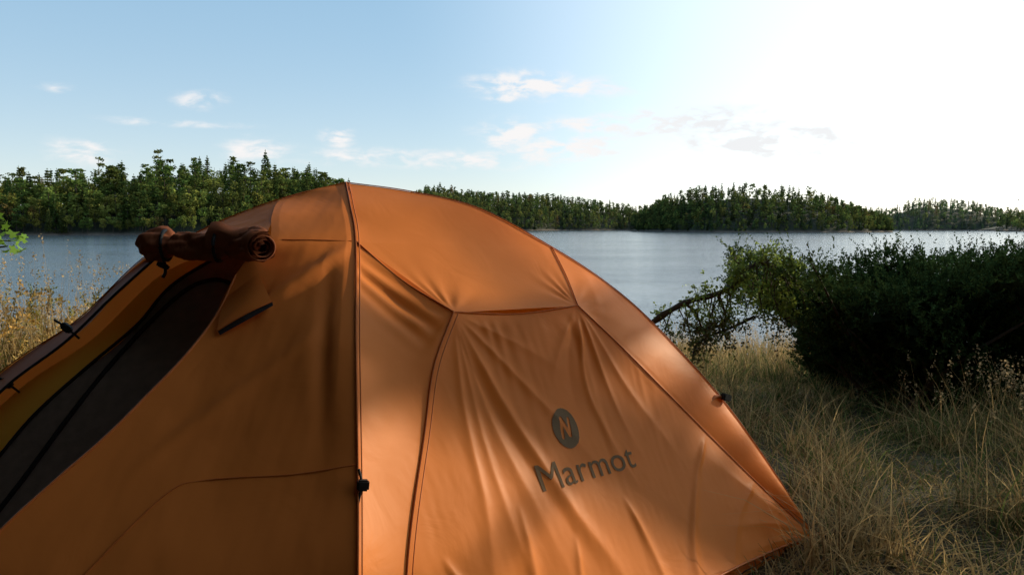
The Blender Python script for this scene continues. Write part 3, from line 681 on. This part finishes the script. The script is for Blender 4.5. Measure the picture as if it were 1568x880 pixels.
# ---------------- world
w=bpy.data.worlds.new('World'); scene.world=w; w.use_nodes=True; nt=w.node_tree; nt.nodes.clear()
out=N(nt,'ShaderNodeOutputWorld'); bg=N(nt,'ShaderNodeBackground'); bg.inputs[1].default_value=.12
sky=N(nt,'ShaderNodeTexSky'); sky.sky_type='NISHITA'; sky.sun_disc=False; sky.sun_elevation=SUN_EL; sky.sun_rotation=SUN_AZ; sky.air_density=1.0; sky.dust_density=.3; sky.ozone_density=1.6
tc=N(nt,'ShaderNodeTexCoord')
def M(op,a,b=None,c=None,clamp=False):
    n=N(nt,'ShaderNodeMath',operation=op); n.use_clamp=clamp
    for i,v in enumerate((a,b,c)):
        if v is None: continue
        if isinstance(v,(int,float)): n.inputs[i].default_value=v
        else: nt.links.new(v,n.inputs[i])
    return n.outputs[0]
sx=N(nt,'ShaderNodeSeparateXYZ'); nt.links.new(tc.outputs['Generated'],sx.inputs[0])
az=M('ARCTAN2',sx.outputs[0],sx.outputs[1]); el=M('ARCSINE',sx.outputs[2])
cv=N(nt,'ShaderNodeCombineXYZ'); nt.links.new(M('MULTIPLY',az,16),cv.inputs[0]); nt.links.new(M('MULTIPLY',el,42),cv.inputs[1])
cn=N(nt,'ShaderNodeTexNoise'); cn.inputs['Scale'].default_value=1.6; cn.inputs['Detail'].default_value=7; cn.inputs['Roughness'].default_value=.58; cn.inputs['Distortion'].default_value=.3
nt.links.new(cv.outputs[0],cn.inputs['Vector'])
blobs=[(.017,.173,.05,.013,1.2),(.09,.168,.045,.010,.95),(-.01,.158,.02,.005,.9),(.0,.115,.035,.013,1.1),(.07,.098,.065,.013,1.2),(.10,.125,.05,.009,1.0),(.215,.125,.10,.016,1.1),(.313,.100,.09,.018,1.15),
 (-.213,.108,.015,.009,1.2),(-.305,.09,.028,.012,1.0),(-.37,.145,.025,.009,.75),(-.51,.148,.018,.005,.6),(-.49,.082,.03,.012,.8),(-.40,.118,.07,.004,.6),(-.166,.085,.09,.009,.75),(-.05,.083,.12,.01,.8)]
tot=None
for a0,e0,sa,se,wt in blobs:
    d=M('ADD',M('POWER',M('ABSOLUTE',M('DIVIDE',M('SUBTRACT',az,a0),sa)),2),M('POWER',M('ABSOLUTE',M('DIVIDE',M('SUBTRACT',el,e0),se)),2))
    g_=M('MULTIPLY',M('EXPONENT',M('MULTIPLY',d,-.6)),wt); tot=g_ if tot is None else M('MAXIMUM',tot,g_)
dn=M('MULTIPLY',tot,M('ADD',M('MULTIPLY',M('SUBTRACT',cn.outputs['Fac'],.5),4.2),.75),clamp=True)
mrr=N(nt,'ShaderNodeMapRange',interpolation_type='SMOOTHSTEP'); mrr.inputs[1].default_value=.08; mrr.inputs[2].default_value=1.0; mrr.inputs[4].default_value=.92; nt.links.new(dn,mrr.inputs[0])
dens=mrr.outputs[0]
hz=M('EXPONENT',M('MULTIPLY',M('MAXIMUM',el,0),-8))
def addc(src,color,fac):
    gs=N(nt,'ShaderNodeVectorMath',operation='SCALE'); gs.inputs[0].default_value=color
    if isinstance(fac,(int,float)): gs.inputs['Scale'].default_value=fac
    else: nt.links.new(fac,gs.inputs['Scale'])
    gc=N(nt,'ShaderNodeMixRGB',blend_type='ADD'); gc.inputs[0].default_value=1.0
    nt.links.new(src,gc.inputs[1]); nt.links.new(gs.outputs[0],gc.inputs[2]); return gc.outputs[0]
half=N(nt,'ShaderNodeMixRGB',blend_type='MULTIPLY'); half.inputs[0].default_value=1; half.inputs[2].default_value=(.50,.50,.50,1); nt.links.new(sky.outputs[0],half.inputs[1])
c0=addc(half.outputs[0],(1.65,3.05,4.25),1.0)
c0=addc(c0,(3.2,2.0,.9),hz)
vd=N(nt,'ShaderNodeVectorMath',operation='DOT_PRODUCT'); nt.links.new(tc.outputs['Generated'],vd.inputs[0]); vd.inputs[1].default_value=tuple(SD)
gm=N(nt,'ShaderNodeMapRange',interpolation_type='SMOOTHSTEP'); gm.inputs[1].default_value=.34; gm.inputs[2].default_value=.86; gm.inputs[4].default_value=5.5; nt.links.new(vd.outputs['Value'],gm.inputs[0])
c0=addc(c0,(1.0,.90,.78),gm.outputs[0])
# clouds: white on the blue side, thin grey veils in front of the glare on the sun side
ccm=N(nt,'ShaderNodeMixRGB'); ccm.inputs[1].default_value=(8.1,7.8,7.7,1); ccm.inputs[2].default_value=(7.2,7.2,7.3,1)
azr=N(nt,'ShaderNodeMapRange'); azr.inputs[1].default_value=.08; azr.inputs[2].default_value=.24; nt.links.new(az,azr.inputs[0]); nt.links.new(azr.outputs[0],ccm.inputs[0])
cm_=N(nt,'ShaderNodeMixRGB'); nt.links.new(dens,cm_.inputs[0]); nt.links.new(c0,cm_.inputs[1]); nt.links.new(ccm.outputs[0],cm_.inputs[2])
nt.links.new(cm_.outputs[0],bg.inputs[0]); nt.links.new(bg.outputs[0],out.inputs[0])

sl=bpy.data.lights.new('sun','SUN'); sl.energy=5.0; sl.angle=math.radians(.5); sl.color=(1,.85,.60)
so=bpy.data.objects.new('sun',sl); scene.collection.objects.link(so); so.rotation_euler=Vector(tuple(SD)).to_track_quat('Z','Y').to_euler(); so.location=(20,12,12)

cam=bpy.data.cameras.new('camera'); cam.lens=28; cam.sensor_width=36; cam.clip_end=20000; cam.clip_start=.05
co=bpy.data.objects.new('camera',cam); scene.collection.objects.link(co); co.location=(0,0,1.05); co.rotation_euler=(math.radians(90-4.31),0,0); scene.camera=co
scene.view_settings.view_transform='Standard'; scene.view_settings.look='None'; scene.view_settings.exposure=0
